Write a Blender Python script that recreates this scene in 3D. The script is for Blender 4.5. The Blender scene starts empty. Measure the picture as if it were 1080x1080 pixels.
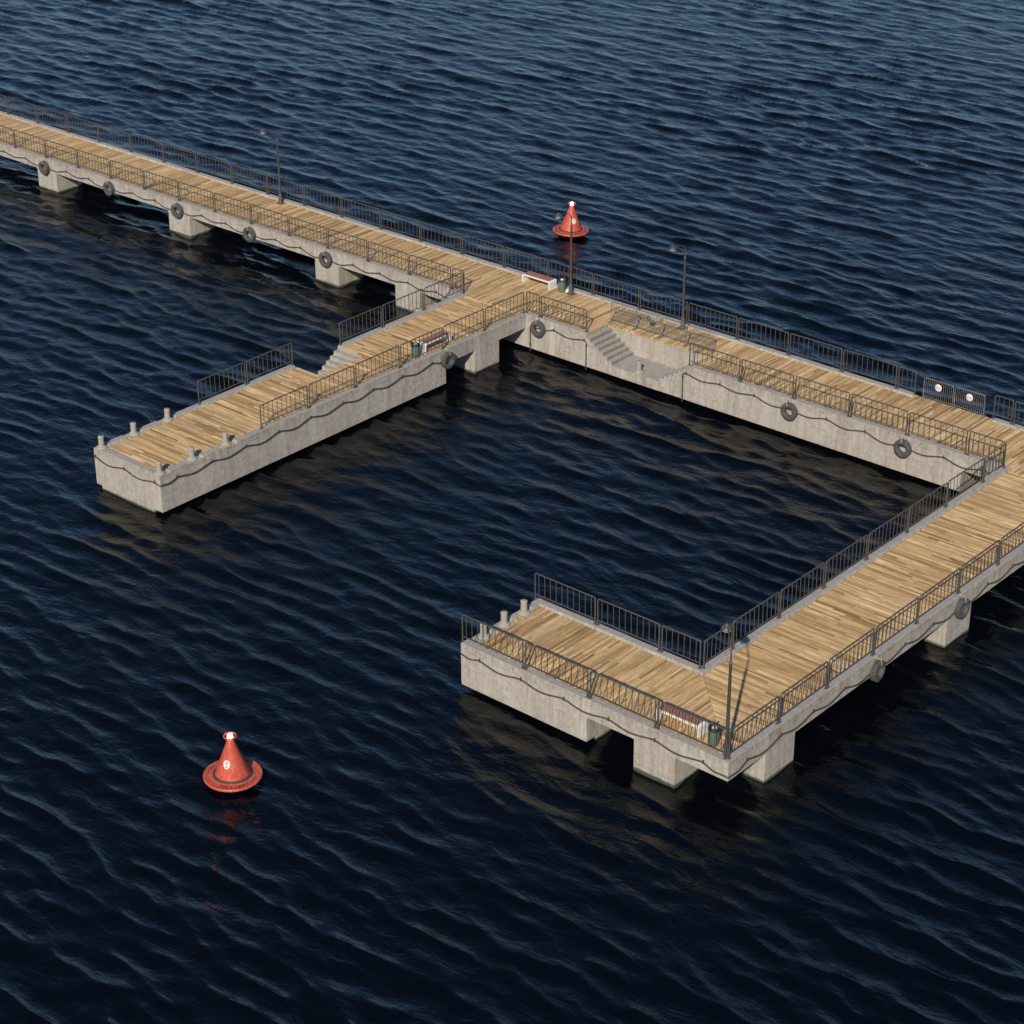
import bpy, math, random
import numpy as np
random.seed(7); np.random.seed(7)
R = math.radians
scn = bpy.context.scene
col = scn.collection
WATER = -1.97
DECK = -0.08

# ------------------------------------------------------------------ materials
def mat(name):
    m = bpy.data.materials.new(name); m.use_nodes = True
    nt = m.node_tree; nt.nodes.clear()
    out = nt.nodes.new('ShaderNodeOutputMaterial')
    b = nt.nodes.new('ShaderNodeBsdfPrincipled')
    nt.links.new(b.outputs[0], out.inputs[0])
    return m, nt, b
def N(nt, t, **kw):
    n = nt.nodes.new(t)
    for k, v in kw.items(): setattr(n, k, v)
    return n
def noise(nt, vec, scale, detail=4, rough=.55, sc=None, w=None):
    mp = N(nt, 'ShaderNodeMapping')
    if sc: mp.inputs['Scale'].default_value = sc
    nt.links.new(vec, mp.inputs[0])
    n = N(nt, 'ShaderNodeTexNoise'); n.inputs['Scale'].default_value = scale
    n.inputs['Detail'].default_value = detail; n.inputs['Roughness'].default_value = rough
    nt.links.new(mp.outputs[0], n.inputs['Vector'])
    return n.outputs['Fac']
def ramp(nt, fac, stops):
    r = N(nt, 'ShaderNodeValToRGB'); e = r.color_ramp.elements
    while len(e) < len(stops): e.new(.5)
    for i, (p, c) in enumerate(stops):
        e[i].position = p; e[i].color = (c, c, c, 1) if isinstance(c, (int, float)) else (*c, 1)
    nt.links.new(fac, r.inputs[0]); return r.outputs[0]
def mix(nt, a, b, fac, mode='MIX'):
    m = N(nt, 'ShaderNodeMix', data_type='RGBA', blend_type=mode)
    for s, v in ((m.inputs[6], a), (m.inputs[7], b), (m.inputs[0], fac)):
        if hasattr(v, 'is_output'): nt.links.new(v, s)
        elif isinstance(v, (int, float)): s.default_value = v if s == m.inputs[0] else (v, v, v, 1)
        else: s.default_value = (*v, 1)
    return m.outputs[2]
def math_(nt, op, a, b=0.):
    m = N(nt, 'ShaderNodeMath', operation=op)
    for s, v in ((m.inputs[0], a), (m.inputs[1], b)):
        if hasattr(v, 'is_output'): nt.links.new(v, s)
        else: s.default_value = v
    return m.outputs[0]
def bump(nt, b, h, strength, dist, prev=None):
    n = N(nt, 'ShaderNodeBump'); n.inputs['Strength'].default_value = strength
    n.inputs['Distance'].default_value = dist
    nt.links.new(h, n.inputs['Height'])
    if prev is not None: nt.links.new(prev, n.inputs['Normal'])
    nt.links.new(n.outputs[0], b.inputs['Normal']); return n.outputs[0]
def pos(nt): return N(nt, 'ShaderNodeNewGeometry').outputs['Position']
def objc(nt): return N(nt, 'ShaderNodeTexCoord').outputs['Object']

def concrete_mat(name='concrete', base=(.43, .385, .325), dark=(.20, .175, .145)):
    m, nt, b = mat(name); p = pos(nt)
    big = noise(nt, p, .35, 5, .6)
    streak = noise(nt, p, 4.2, 6, .72, (1, 1, .1))
    streak2 = noise(nt, p, .9, 3, .6, (1, 1, .05))
    mott = noise(nt, p, 5, 7, .72)
    fine = noise(nt, p, 26, 4, .8)
    c = mix(nt, dark, base, ramp(nt, mott, [(.26, .15), (.62, 1.)]))
    c = mix(nt, c, (.52, .485, .43), math_(nt, 'MULTIPLY', ramp(nt, streak2, [(.52, 0.), (.7, .9)]), .75))
    c = mix(nt, c, (.185, .158, .128), math_(nt, 'MULTIPLY', ramp(nt, streak, [(.47, 0.), (.68, 1.)]), .68))
    c = mix(nt, c, (.36, .325, .28), math_(nt, 'MULTIPLY', ramp(nt, big, [(.42, 0.), (.68, 1.)]), .55))
    c = mix(nt, c, (.16, .14, .12), math_(nt, 'MULTIPLY', ramp(nt, fine, [(.58, 0.), (.8, 1.)]), .5))
    sep = N(nt, 'ShaderNodeSeparateXYZ'); nt.links.new(p, sep.inputs[0]); z = sep.outputs[2]
    # horizontal formwork joints, broken up by noise
    fz = math_(nt, 'FRACT', math_(nt, 'MULTIPLY', math_(nt, 'ADD', z, 10.), 1 / .36))
    line = ramp(nt, fz, [(0., 1.), (.05, 0.), (.95, 0.), (1., 1.)])
    ln = math_(nt, 'MULTIPLY', line, ramp(nt, noise(nt, p, 1.3, 3), [(.48, 0.), (.62, 1.)]))
    c = mix(nt, c, (.2, .18, .155), math_(nt, 'MULTIPLY', ln, .6))
    # vertical panel joints seen as faint lighter and darker bays along the wall
    g = N(nt, 'ShaderNodeNewGeometry')
    # upward faces: greyer, dusty
    sn = N(nt, 'ShaderNodeSeparateXYZ'); nt.links.new(g.outputs['Normal'], sn.inputs[0])
    up = ramp(nt, sn.outputs[2], [(.5, 0.), (.9, 1.)])
    c = mix(nt, c, mix(nt, (.235, .218, .205), (.34, .315, .295), ramp(nt, mott, [(.35, 0.), (.65, 1.)])), math_(nt, 'MULTIPLY', up, .7))
    # weathering under the top edge, damp and algae at the waterline
    zr = N(nt, 'ShaderNodeMapRange'); nt.links.new(z, zr.inputs[0])
    zr.inputs[1].default_value = -.42; zr.inputs[2].default_value = 0.
    edge = math_(nt, 'MULTIPLY', math_(nt, 'MULTIPLY', zr.outputs[0], math_(nt, 'SUBTRACT', 1., up)), ramp(nt, noise(nt, p, 9, 4, .7, (1, 1, .35)), [(.45, 0.), (.66, 1.)]))
    c = mix(nt, c, (.15, .115, .085), math_(nt, 'MULTIPLY', edge, .75))
    zw = math_(nt, 'ADD', z, math_(nt, 'MULTIPLY', mott, .1))
    wet = N(nt, 'ShaderNodeMapRange'); nt.links.new(zw, wet.inputs[0])
    wet.inputs[1].default_value = -1.80; wet.inputs[2].default_value = -1.88
    c = mix(nt, c, (.02, .042, .025), math_(nt, 'MULTIPLY', wet.outputs[0], .93))
    # hairline cracks and a few rust runs
    vor = N(nt, 'ShaderNodeTexVoronoi', feature='DISTANCE_TO_EDGE'); vor.inputs['Scale'].default_value = .55
    wv = N(nt, 'ShaderNodeVectorMath', operation='ADD'); nt.links.new(p, wv.inputs[0])
    wn = N(nt, 'ShaderNodeTexNoise'); wn.inputs['Scale'].default_value = 1.6; wn.inputs['Detail'].default_value = 5; nt.links.new(p, wn.inputs['Vector']); nt.links.new(wn.outputs['Color'], wv.inputs[1])
    nt.links.new(wv.outputs[0], vor.inputs['Vector'])
    crack = math_(nt, 'MULTIPLY', ramp(nt, vor.outputs['Distance'], [(0., 1.), (.012, 0.)]), ramp(nt, big, [(.48, 0.), (.58, 1.)]))
    c = mix(nt, c, (.1, .085, .07), math_(nt, 'MULTIPLY', crack, .35))
    rust = ramp(nt, noise(nt, p, 1.15, 4, .6, (1.9, 1.9, .12)), [(.66, 0.), (.76, 1.)])
    c = mix(nt, c, (.27, .135, .06), math_(nt, 'MULTIPLY', math_(nt, 'MULTIPLY', rust, math_(nt, 'SUBTRACT', 1., up)), .5))
    nt.links.new(c, b.inputs['Base Color']); b.inputs['Roughness'].default_value = .9
    h = math_(nt, 'ADD', math_(nt, 'MULTIPLY', mott, 1.), math_(nt, 'MULTIPLY', fine, .45))
    h = math_(nt, 'SUBTRACT', h, math_(nt, 'MULTIPLY', ln, .6))
    bump(nt, b, h, .6, .04)
    return m
def stair_mat():
    m = concrete_mat('worn_stair_concrete_shaded_risers'); nt = m.node_tree; b = next(n for n in nt.nodes if n.type == 'BSDF_PRINCIPLED')
    src = b.inputs['Base Color'].links[0].from_socket
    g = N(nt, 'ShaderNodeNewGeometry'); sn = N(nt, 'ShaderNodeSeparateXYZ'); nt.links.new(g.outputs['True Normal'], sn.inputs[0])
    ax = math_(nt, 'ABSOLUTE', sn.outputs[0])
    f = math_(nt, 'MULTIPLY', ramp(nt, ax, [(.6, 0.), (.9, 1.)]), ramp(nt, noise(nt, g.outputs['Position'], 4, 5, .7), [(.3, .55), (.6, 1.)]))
    c = mix(nt, src, (.13, .115, .1), math_(nt, 'MULTIPLY', f, .75))  # faces turned along x: grime plus riser shade, both painted into the colour
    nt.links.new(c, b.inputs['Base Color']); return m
def wood_mat(name, along):
    m, nt, b = mat(name); p = pos(nt)
    at = N(nt, 'ShaderNodeAttribute', attribute_name='rnd'); r = at.outputs['Fac']
    sc = (.06, 1, 1) if along == 'x' else (1, .06, 1)
    off = N(nt, 'ShaderNodeVectorMath', operation='ADD'); nt.links.new(p, off.inputs[0])
    cmb = N(nt, 'ShaderNodeCombineXYZ'); nt.links.new(math_(nt, 'MULTIPLY', r, 71.), cmb.inputs[0]); nt.links.new(math_(nt, 'MULTIPLY', r, 37.), cmb.inputs[1])
    nt.links.new(cmb.outputs[0], off.inputs[1]); v = off.outputs[0]
    grain = noise(nt, v, 26, 6, .7, sc)
    blot = noise(nt, v, 2.2, 4, .65, tuple(min(1, s * 4) for s in sc))
    big = noise(nt, p, .45, 4, .6)
    c = ramp(nt, r, [(0., (.14, .074, .028)), (.12, (.26, .148, .058)), (.3, (.42, .258, .104)), (.58, (.57, .372, .163)), (.82, (.70, .485, .235)), (1., (.86, .65, .37))])
    c = mix(nt, c, (.14, .078, .034), math_(nt, 'MULTIPLY', ramp(nt, grain, [(.45, 0.), (.68, 1.)]), .7))
    c = mix(nt, c, (.3, .19, .1), math_(nt, 'MULTIPLY', ramp(nt, blot, [(.45, 0.), (.75, 1.)]), .6))
    c = mix(nt, c, (.78, .6, .36), math_(nt, 'MULTIPLY', ramp(nt, blot, [(.2, 1.), (.42, 0.)]), .45))
    c = mix(nt, c, (.3, .2, .115), math_(nt, 'MULTIPLY', ramp(nt, big, [(.48, 0.), (.72, 1.)]), .45))
    nt.links.new(c, b.inputs['Base Color']); b.inputs['Roughness'].default_value = .72
    bump(nt, b, grain, .5, .01)
    return m
def simple(name, c, rough=.5, metal=0., var=.25, scale=6, emit=None):
    m, nt, b = mat(name); p = objc(nt)
    n = noise(nt, p, scale, 5, .65)
    cc = mix(nt, tuple(x * (1 - var) for x in c), tuple(min(1, x * (1 + var)) for x in c), n)
    nt.links.new(cc, b.inputs['Base Color']); b.inputs['Roughness'].default_value = rough
    b.inputs['Metallic'].default_value = metal
    if emit: b.inputs['Emission Color'].default_value = (*emit[0], 1); b.inputs['Emission Strength'].default_value = emit[1]
    return m
def steel_mat():
    m, nt, b = mat('dark_painted_steel'); p = pos(nt)
    n = noise(nt, p, 7, 5, .7)
    c = mix(nt, (.052, .05, .046), (.105, .095, .082), n)
    c = mix(nt, c, (.15, .085, .05), math_(nt, 'MULTIPLY', ramp(nt, noise(nt, p, 14, 5, .8), [(.6, 0.), (.75, 1.)]), .6))
    nt.links.new(c, b.inputs['Base Color']); b.inputs['Roughness'].default_value = .5; b.inputs['Metallic'].default_value = .25
    return m
def water_mat():
    m, nt, b = mat('harbour_water'); p = pos(nt)
    b.inputs['Base Color'].default_value = (.0008, .0016, .0030, 1)
    b.inputs['Roughness'].default_value = .085; b.inputs['IOR'].default_value = 1.333
    # domain warp so that the ripples do not run straight
    w = N(nt, 'ShaderNodeTexNoise'); w.inputs['Scale'].default_value = .35; w.inputs['Detail'].default_value = 3
    nt.links.new(p, w.inputs['Vector'])
    sub = N(nt, 'ShaderNodeVectorMath', operation='SUBTRACT'); nt.links.new(w.outputs['Color'], sub.inputs[0]); sub.inputs[1].default_value = (.5, .5, .5)
    ms = N(nt, 'ShaderNodeVectorMath', operation='SCALE'); nt.links.new(sub.outputs[0], ms.inputs[0]); ms.inputs['Scale'].default_value = 1.3
    ad = N(nt, 'ShaderNodeVectorMath', operation='ADD'); nt.links.new(p, ad.inputs[0]); nt.links.new(ms.outputs[0], ad.inputs[1]); v = ad.outputs[0]
    mid = noise(nt, v, .85, 3, .5, (.42, 1, 1))
    sml = noise(nt, v, 2.4, 4, .6, (.5, 1, 1))
    fine = noise(nt, v, 7.5, 3, .6, (.65, 1, 1))
    n1 = bump(nt, b, mid, 1., .12)
    n2 = bump(nt, b, sml, 1., .05, n1)
    bump(nt, b, fine, 1., .009, n2)
    return m
def tyre_mat():
    m, nt, b = mat('weathered_rubber'); p = pos(nt)
    c = mix(nt, (.035, .034, .033), (.1, .095, .088), ramp(nt, noise(nt, p, 9, 5, .7), [(.35, 0.), (.7, 1.)]))
    nt.links.new(c, b.inputs['Base Color']); b.inputs['Roughness'].default_value = .8
    return m
def buoy_mat():
    m, nt, b = mat('faded_red_paint'); p = objc(nt)
    n = noise(nt, p, 2.5, 6, .7); f = noise(nt, p, 9, 5, .75, (1, 1, .3))
    c = mix(nt, (.37, .045, .022), (.54, .10, .055), n)
    c = mix(nt, c, (.62, .28, .2), math_(nt, 'MULTIPLY', ramp(nt, f, [(.5, 0.), (.75, 1.)]), .55))
    c = mix(nt, c, (.16, .03, .018), math_(nt, 'MULTIPLY', ramp(nt, f, [(.25, 1.), (.45, 0.)]), .65))
    nt.links.new(c, b.inputs['Base Color']); b.inputs['Roughness'].default_value = .38
    bump(nt, b, f, .15, .02); return m

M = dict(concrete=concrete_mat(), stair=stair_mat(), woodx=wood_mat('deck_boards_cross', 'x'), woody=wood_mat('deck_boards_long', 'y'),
         steel=steel_mat(), water=water_mat(), tyre=tyre_mat(), buoy=buoy_mat(),
         pole=simple('lamp_post_paint', (.075, .072, .068), .45, .3, .3),
         bench=simple('pale_cast_stone', (.62, .61, .58), .75, 0, .12, 12),
         slat=simple('red_brown_hardwood', (.27, .115, .07), .55, 0, .35, 9),
         bin=simple('green_grey_enamel', (.085, .135, .105), .45, .1, .2),
         black=simple('black_plastic', (.02, .02, .022), .5),
         darkgap=simple('dark_rubber_seal', (.05, .035, .03), .7),
         cable=simple('dark_cable_sheath', (.05, .042, .035), .6, 0, .3),
         galv=simple('galvanised_steel', (.19, .19, .185), .5, .45, .3, 12),
         white=simple('white_enamel', (.64, .60, .55), .6, 0, .2, 14),
         glass=simple('frosted_lamp_glass', (.85, .85, .83), .2, 0, .03),
         rope=simple('pale_rope', (.36, .33, .26), .9, 0, .3, 30),
         bollard=simple('pale_bollard_concrete', (.30, .275, .225), .85, 0, .45, 9),
         ink=simple('dark_lettering', (.05, .03, .03), .7),
         redink=simple('faded_red_lettering', (.32, .12, .1), .7),
         litter=simple('crumpled_paper', (.62, .6, .56), .8, 0, .15),
         beacon=simple('lit_beacon_glass', (1, .9, .85), .3, 0, 0, 1, ((1, .66, .56), 5.)))

# ------------------------------------------------------------------ mesh helper
class MB:
    def __init__(s): s.v = []; s.f = []; s.a = []; s.smooth = []
    def add(s, vs, fs, a=0., smooth=False):
        o = len(s.v); s.v += [tuple(x) for x in vs]
        for f in fs: s.f.append([i + o for i in f]); s.a.append(a); s.smooth.append(smooth)
    def box(s, x0, x1, y0, y1, z0, z1, a=0.):
        v = [(x0,y0,z0),(x1,y0,z0),(x1,y1,z0),(x0,y1,z0),(x0,y0,z1),(x1,y0,z1),(x1,y1,z1),(x0,y1,z1)]
        s.add(v, [(0,3,2,1),(4,5,6,7),(0,1,5,4),(1,2,6,5),(2,3,7,6),(3,0,4,7)], a)
    def prism(s, poly, y0, y1, axis='y'):
        # poly: list of (a, z); extruded along the axis
        n = len(poly)
        def P(a, z, t): return (a, t, z) if axis == 'y' else (t, a, z)
        v = [P(a, z, y0) for a, z in poly] + [P(a, z, y1) for a, z in poly]
        f = [tuple(range(n)), tuple(range(2*n-1, n-1, -1))] + [(i, i+n, (i+1) % n + n, (i+1) % n) for i in range(n)]
        s.add(v, f)
    def tube(s, pts, r, n=8, cap=True, smooth=True):
        pts = [np.array(p, float) for p in pts]; rs = r if isinstance(r, (list, tuple)) else [r]*len(pts)
        vs = []; prev = None
        for i, p in enumerate(pts):
            d = (pts[min(i+1, len(pts)-1)] - pts[max(i-1, 0)]); d = d/np.linalg.norm(d)
            if prev is None:
                u = np.cross(d, (0, 0, 1.)) if abs(d[2]) < .9 else np.cross(d, (1., 0, 0))
            else: u = prev - d*np.dot(prev, d)
            u = u/np.linalg.norm(u); prev = u; w = np.cross(d, u)
            for k in range(n):
                t = 2*math.pi*k/n; vs.append(p + rs[i]*(math.cos(t)*u + math.sin(t)*w))
        fs = [(i*n+k, i*n+(k+1) % n, (i+1)*n+(k+1) % n, (i+1)*n+k) for i in range(len(pts)-1) for k in range(n)]
        s.add(vs, fs, 0., smooth)
        if cap:
            s.add(vs[:n], [tuple(range(n-1, -1, -1))]); s.add(vs[-n:], [tuple(range(n))])
    def lathe(s, prof, n=32, c=(0, 0, 0), axis='z', smooth=True):
        vs = []
        for r, z in prof:
            for k in range(n):
                t = 2*math.pi*k/n; a, b_ = r*math.cos(t), r*math.sin(t)
                p = (a, b_, z) if axis == 'z' else (a, z, b_) if axis == 'y' else (z, a, b_)
                vs.append((p[0]+c[0], p[1]+c[1], p[2]+c[2]))
        fs = [(i*n+k, i*n+(k+1) % n, (i+1)*n+(k+1) % n, (i+1)*n+k) for i in range(len(prof)-1) for k in range(n)]
        s.add(vs, fs, 0., smooth)
    def mesh(s, name, m):
        me = bpy.data.meshes.new(name); me.from_pydata([tuple(map(float, v)) for v in s.v], [], s.f)
        me.polygons.foreach_set('use_smooth', s.smooth)
        if any(s.a):
            at = me.attributes.new('rnd', 'FLOAT', 'FACE'); at.data.foreach_set('value', s.a)
        me.materials.append(m); me.update(); return me
    def build(s, name, m, parent=None): return obj(name, s.mesh(name, m), parent)
def obj(name, me, parent=None, loc=None, rot=None):
    o = bpy.data.objects.new(name, me); col.objects.link(o)
    if parent: o.parent = parent
    if loc is not None: o.location = loc
    if rot is not None: o.rotation_euler = rot
    return o
def bevel(o, w=.01, seg=2):
    b = o.modifiers.new('Bevel', 'BEVEL'); b.width = w; b.segments = seg; b.limit_method = 'ANGLE'; b.angle_limit = R(40); return o
def thing(name, label, cat, loc=(0, 0, 0), rz=0., group=None):
    o = bpy.data.objects.new(name, None); col.objects.link(o); o.empty_display_size = .3
    assert len(label.replace(',', '').split()) <= 16, label
    o.location = loc; o.rotation_euler = (0, 0, rz); o['label'] = label; o['category'] = cat
    if group: o['group'] = group
    return o
def dup(root, loc, rz, label):
    assert len(label.split()) <= 16, label
    r = root.copy(); col.objects.link(r); r.location = loc; r.rotation_euler = (0, 0, rz); r['label'] = label
    for ch in root.children:
        c = ch.copy(); col.objects.link(c); c.parent = r
        for g in ch.children:
            d = g.copy(); col.objects.link(d); d.parent = c
    return r
ORD = ['first','second','third','fourth','fifth','sixth','seventh','eighth','ninth','tenth','eleventh','twelfth','thirteenth','fourteenth','fifteenth','sixteenth','seventeenth','eighteenth','nineteenth','twentieth',
       'twenty-first','twenty-second','twenty-third','twenty-fourth','twenty-fifth','twenty-sixth','twenty-seventh','twenty-eighth','twenty-ninth','thirtieth']

# ------------------------------------------------------------------ concrete pier bodies
SL = -.14      # top of the slab that carries the boards
BB = -.75      # underside of the beams
WB = -1.775    # underside of the deep walls
XL, XR = -66., 42.
main = thing('concrete_walkway', 'long concrete walkway with plank deck running across the top of the picture', 'pier')
left = thing('concrete_jetty', 'plank decked concrete jetty branching off the walkway and ending at six bollards', 'pier', group='concrete jetties')
right = thing('concrete_jetty', 'L-shaped plank decked concrete jetty on the right with the corner lamp post', 'pier', group='concrete jetties')

KW, KT = .36, .29
def kerb(parent, pts, e0=0., e1=0., name='kerb', label=None):
    # swept kerb along the outer edge, body on the left of the direction of travel; e0/e1: sloping ends
    mb = MB(); n = len(pts); P = [np.array(p, float) for p in pts]
    dirs = [(P[i+1]-P[i])/np.linalg.norm(P[i+1]-P[i]) for i in range(n-1)]
    left_ = lambda d: np.array((-d[1], d[0]))
    prof = [(0, SL), (0, -.012), (.012, 0), (KT, 0), (KT+.02, -.01), (KW, SL)]
    rings = []
    def ring(i, shrink=0., drop=False):
        out = []
        for a, z in prof:
            if i == 0: q = P[0] + left_(dirs[0])*a + dirs[0]*shrink
            elif i == n-1: q = P[-1] + left_(dirs[-1])*a - dirs[-1]*shrink
            else: q = P[i] + (left_(dirs[i-1]) + left_(dirs[i]))*a
            out.append((q[0], q[1], SL + .001 if drop else z))
        return out
    if e0: rings += [ring(0, 0, True), ring(0, e0)]
    else: rings.append(ring(0))
    for i in range(1, n-1): rings.append(ring(i))
    if e1: rings += [ring(n-1, e1), ring(n-1, 0, True)]
    else: rings.append(ring(n-1))
    k = len(prof); vs = [v for r_ in rings for v in r_]
    fs = [(i*k+j, (i+1)*k+j, (i+1)*k+j+1, i*k+j+1) for i in range(len(rings)-1) for j in range(k-1)]
    fs += [tuple(range(k)), tuple((len(rings)-1)*k + j for j in range(k-1, -1, -1))]
    mb.add(vs, fs)
    o = mb.build(name, M['concrete'], parent)
    if label: o['label'] = label
    return o

def slab(parent, rects, z0, z1, name, bv=.012):
    for r_ in rects:
        mb = MB(); mb.box(*r_, z0, z1); mb.build(name, M['concrete'], parent)
# --- main walkway
RX0, RX1, RY = 3.98, 10.17, 1.6
slab(main, [(XL, RX0, -.14, 4.16), (RX0, RX1, RY, 4.16), (RX1, XR, -.14, 4.16)], BB, SL, 'deck_beam')
slab(main, [(-4.1, RX0, -.14, 4.16), (RX0, RX1, RY, 4.16), (RX1, 25.05, -.14, 4.16)], WB, BB, 'deep_wall')
# recess: landing with a flight of seven steps at each end, flush with the wall face
def flight(parent, x0, sx, y0, y1, axis='y', nst=7):
    tread = .272; rise = (1.27 - .08)/nst; poly = [(x0, WB), (x0, DECK - .005)]
    z = DECK; x = x0
    for i in range(nst):
        z2 = z - rise; poly.append((x, z2)) if i == 0 else None
        if i: poly += [(x, z), (x, z2)]
        x += sx*tread if i < nst-1 else 0; z = z2
        poly.append((x, z2))
    # clean polygon: keep profile of treads only
    pts = [(x0, WB)]; z = DECK
    pts.append((x0, z - rise)); xx = x0; z -= rise
    for i in range(nst-1):
        xx += sx*tread; pts.append((xx, z)); z -= rise; pts.append((xx, z))
    pts.append((xx, WB))
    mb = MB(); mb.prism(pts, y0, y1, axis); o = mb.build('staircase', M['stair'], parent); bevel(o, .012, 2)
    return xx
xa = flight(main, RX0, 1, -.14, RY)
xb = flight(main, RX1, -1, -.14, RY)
mb = MB(); mb.box(xa, xb, -.14, RY, WB, -1.27); mb.build('landing', M['concrete'], main)
# --- left jetty, with a stair recess on its far side
LX0, LX1, LY0, LY1, LRX = -4.23, .14, -12.1, -9.05, -2.4
slab(left, [(LX0, LX1, -24.07, LY0), (LRX, LX1, LY0, LY1), (LX0, LX1, LY1, -.14)], BB, SL, 'deck_beam')
slab(left, [(LX0, LX1, -24.07, LY0), (LRX, LX1, LY0, LY1), (LX0, LX1, LY1, -6.09)], WB, BB, 'deep_wall')
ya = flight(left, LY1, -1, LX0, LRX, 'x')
mb = MB(); mb.box(LX0, LRX, LY0, ya, WB, -1.27); mb.build('landing', M['concrete'], left)
# --- right jetty
slab(right, [(26.85, 31.27, -26.01, -.14), (19.16, 26.85, -26.01, -21.59)], BB, SL, 'deck_beam')
slab(right, [(19.16, 25.15, -26.01, -21.59)], WB, BB, 'deep_wall')
# --- support piers standing in the water (flush with the beams above)
def pier(parent, x0, x1, y0, y1, zt=BB):
    mb = MB(); mb.box(x0, x1, y0, y1, -5.5, zt); mb.build('support_pier', M['concrete'], parent)
for x in (-62.8, -50.8, -38.8, -26.85, -14.9, -8.9, 30.2, 36.2):
    pier(main, x, x+1.79, -.14, 1.7); pier(main, x, x+1.79, 2.4, 4.16)
for x in (-3.7, 2.2, 8.2, 14.2, 20.2): pier(main, x, x+1.8, .5, 3.4, WB)
for y in (-3.99, ): pier(left, -1.7, .14, y, y+1.79); pier(left, -4.23, -2.4, y, y+1.79)
mb = MB(); mb.box(-3.88, -.42, -24.07, -22.2, -5.5, WB); mb.build('support_pier', M['concrete'], left)
for y in (-17.5, -8.8): pier(left, -3.6, -.5, y, y+1.8, WB)
mb = MB(); mb.box(23.2, 25.15, -25.45, -22.2, -5.5, WB); mb.build('support_pier', M['concrete'], right)
pier(right, 19.6, 21.4, -25.4, -22.2, WB)
pier(right, 27.27, 29.07, -26.01, -24.3)
for y in (-23.8, -11.8): pier(right, 29.5, 31.27, y, y+1.79); pier(right, 26.85, 28.6, y, y+1.79)
# --- kerbs
kerb(main, [(20.05, 4.16), (XL, 4.16)], .08, 0)
kerb(main, [(XR, 4.16), (24.05, 4.16)], 0, .08)
kerb(main, [(XL, -.14), (-4.23, -.14)]) if False else None
# corner kerbs run on from the walkway onto the jetties in one sweep
kerb(main, [(XL, -.14), (-4.23, -.14), (-4.23, -9.05)], 0, .1)
kerb(left, [(-4.23, -12.13), (-4.23, -19.68)], .05, .1)
kerb(left, [(-4.23, -20.42), (-4.23, -21.64)], .1, .1)
kerb(left, [(-4.23, -22.38), (-4.23, -23.56)], .1, .1)
kerb(left, [(-3.7, -24.07), (-.4, -24.07)], .05, .05)
kerb(left, [(.14, -23.56), (.14, -22.38)], .1, .1)
kerb(left, [(.14, -21.64), (.14, -20.42)], .1, .1)
kerb(main, [(.14, -19.68), (.14, -.14), (RX0, -.14)], .1, 0)
kerb(main, [(RX1, -.14), (26.85, -.14), (26.85, -21.59), (19.16, -21.59), (19.16, -22.42)], 0, .1)
kerb(right, [(19.16, -23.14), (19.16, -23.56)], .1, .1)
kerb(right, [(19.16, -24.28), (19.16, -24.72)], .1, .1)
kerb(right, [(19.16, -25.44), (19.16, -26.01), (31.27, -26.01), (31.27, -.14), (XR, -.14)], .1, 0)

# ------------------------------------------------------------------ plank decks: every board its own geometry
def boards(mb, t0, t1, s0, s1, along, w=.104, gap=.014, seed=1):
    rnd = random.Random(seed); t = t0; k = 0
    while t < t1 - .02:
        tb = min(t + w, t1); a0, a1, b0, b1 = s0(t), s0(tb), s1(t), s1(tb)
        if min(b0 - a0, b1 - a1) > .02:
            L = min(b0 - a0, b1 - a1); cuts = []
            q = rnd.uniform(.5, 2.4)
            while q < L - .5: cuts.append(q); q += rnd.uniform(1.2, 3.2)
            base = max(a0, a1)
            edges = [(a0, a1)] + [(base + c, base + c) for c in cuts] + [(b0, b1)]
            for i in range(len(edges) - 1):
                (p0, p1), (q0, q1) = edges[i], edges[i+1]
                g2 = .003; z = DECK + rnd.uniform(-.004, .003); zz = DECK - .05
                r_ = min(.999, max(.02, rnd.betavariate(2.2, 1.5)))
                if rnd.random() < .05: r_ = rnd.uniform(.05, .22)
                def P(s_, t_, z_): return (s_, t_, z_) if along == 'x' else (t_, s_, z_)
                ta, tb2 = t + gap/2, tb - gap/2
                top = [P(p0 + g2, ta, z), P(q0 - g2, ta, z + rnd.uniform(-.002, .002)), P(q1 - g2, tb2, z), P(p1 + g2, tb2, z)]
                bot = [(x, y, zz) for x, y, _ in top]
                fs = [(0,1,2,3),(0,4,5,1),(1,5,6,2),(2,6,7,3),(3,7,4,0)]
                if along != 'x': fs = [f[::-1] for f in fs]
                mb.add(top + bot, fs, r_)
        t += w; k += 1
C = lambda v: (lambda t: v)
mb = MB()      # main walkway: boards run across it
g = .012
boards(mb, XL, -3.87, C(.22+g), C(3.8-g), 'y', seed=1)
boards(mb, -3.87, -.22, C(-.13), C(3.8-g), 'y', seed=2)
boards(mb, -.22, RX0, C(.22+g), C(3.8-g), 'y', seed=3)
boards(mb, RX0, RX1, C(RY-.03), C(3.8-g), 'y', seed=4)
boards(mb, RX1, 20.05, C(.22+g), C(3.8-g), 'y', seed=5)
boards(mb, 20.05, 24.05, C(.22+g), C(4.13), 'y', seed=6)
boards(mb, 24.05, 27.21, C(.22+g), C(3.8-g), 'y', seed=7)
boards(mb, 27.21, 30.91, C(-.13), C(3.8-g), 'y', seed=8)
boards(mb, 30.91, XR, C(.22+g), C(3.8-g), 'y', seed=9)
mb.build('plank_deck', M['woody'], main)
mb = MB()      # left jetty: boards run across it too
boards(mb, -23.71+g, LY0, C(-3.87+g), C(-.22-g), 'x', seed=11)
boards(mb, LY0, LY1, C(LRX-.03), C(-.22-g), 'x', seed=12)
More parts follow.
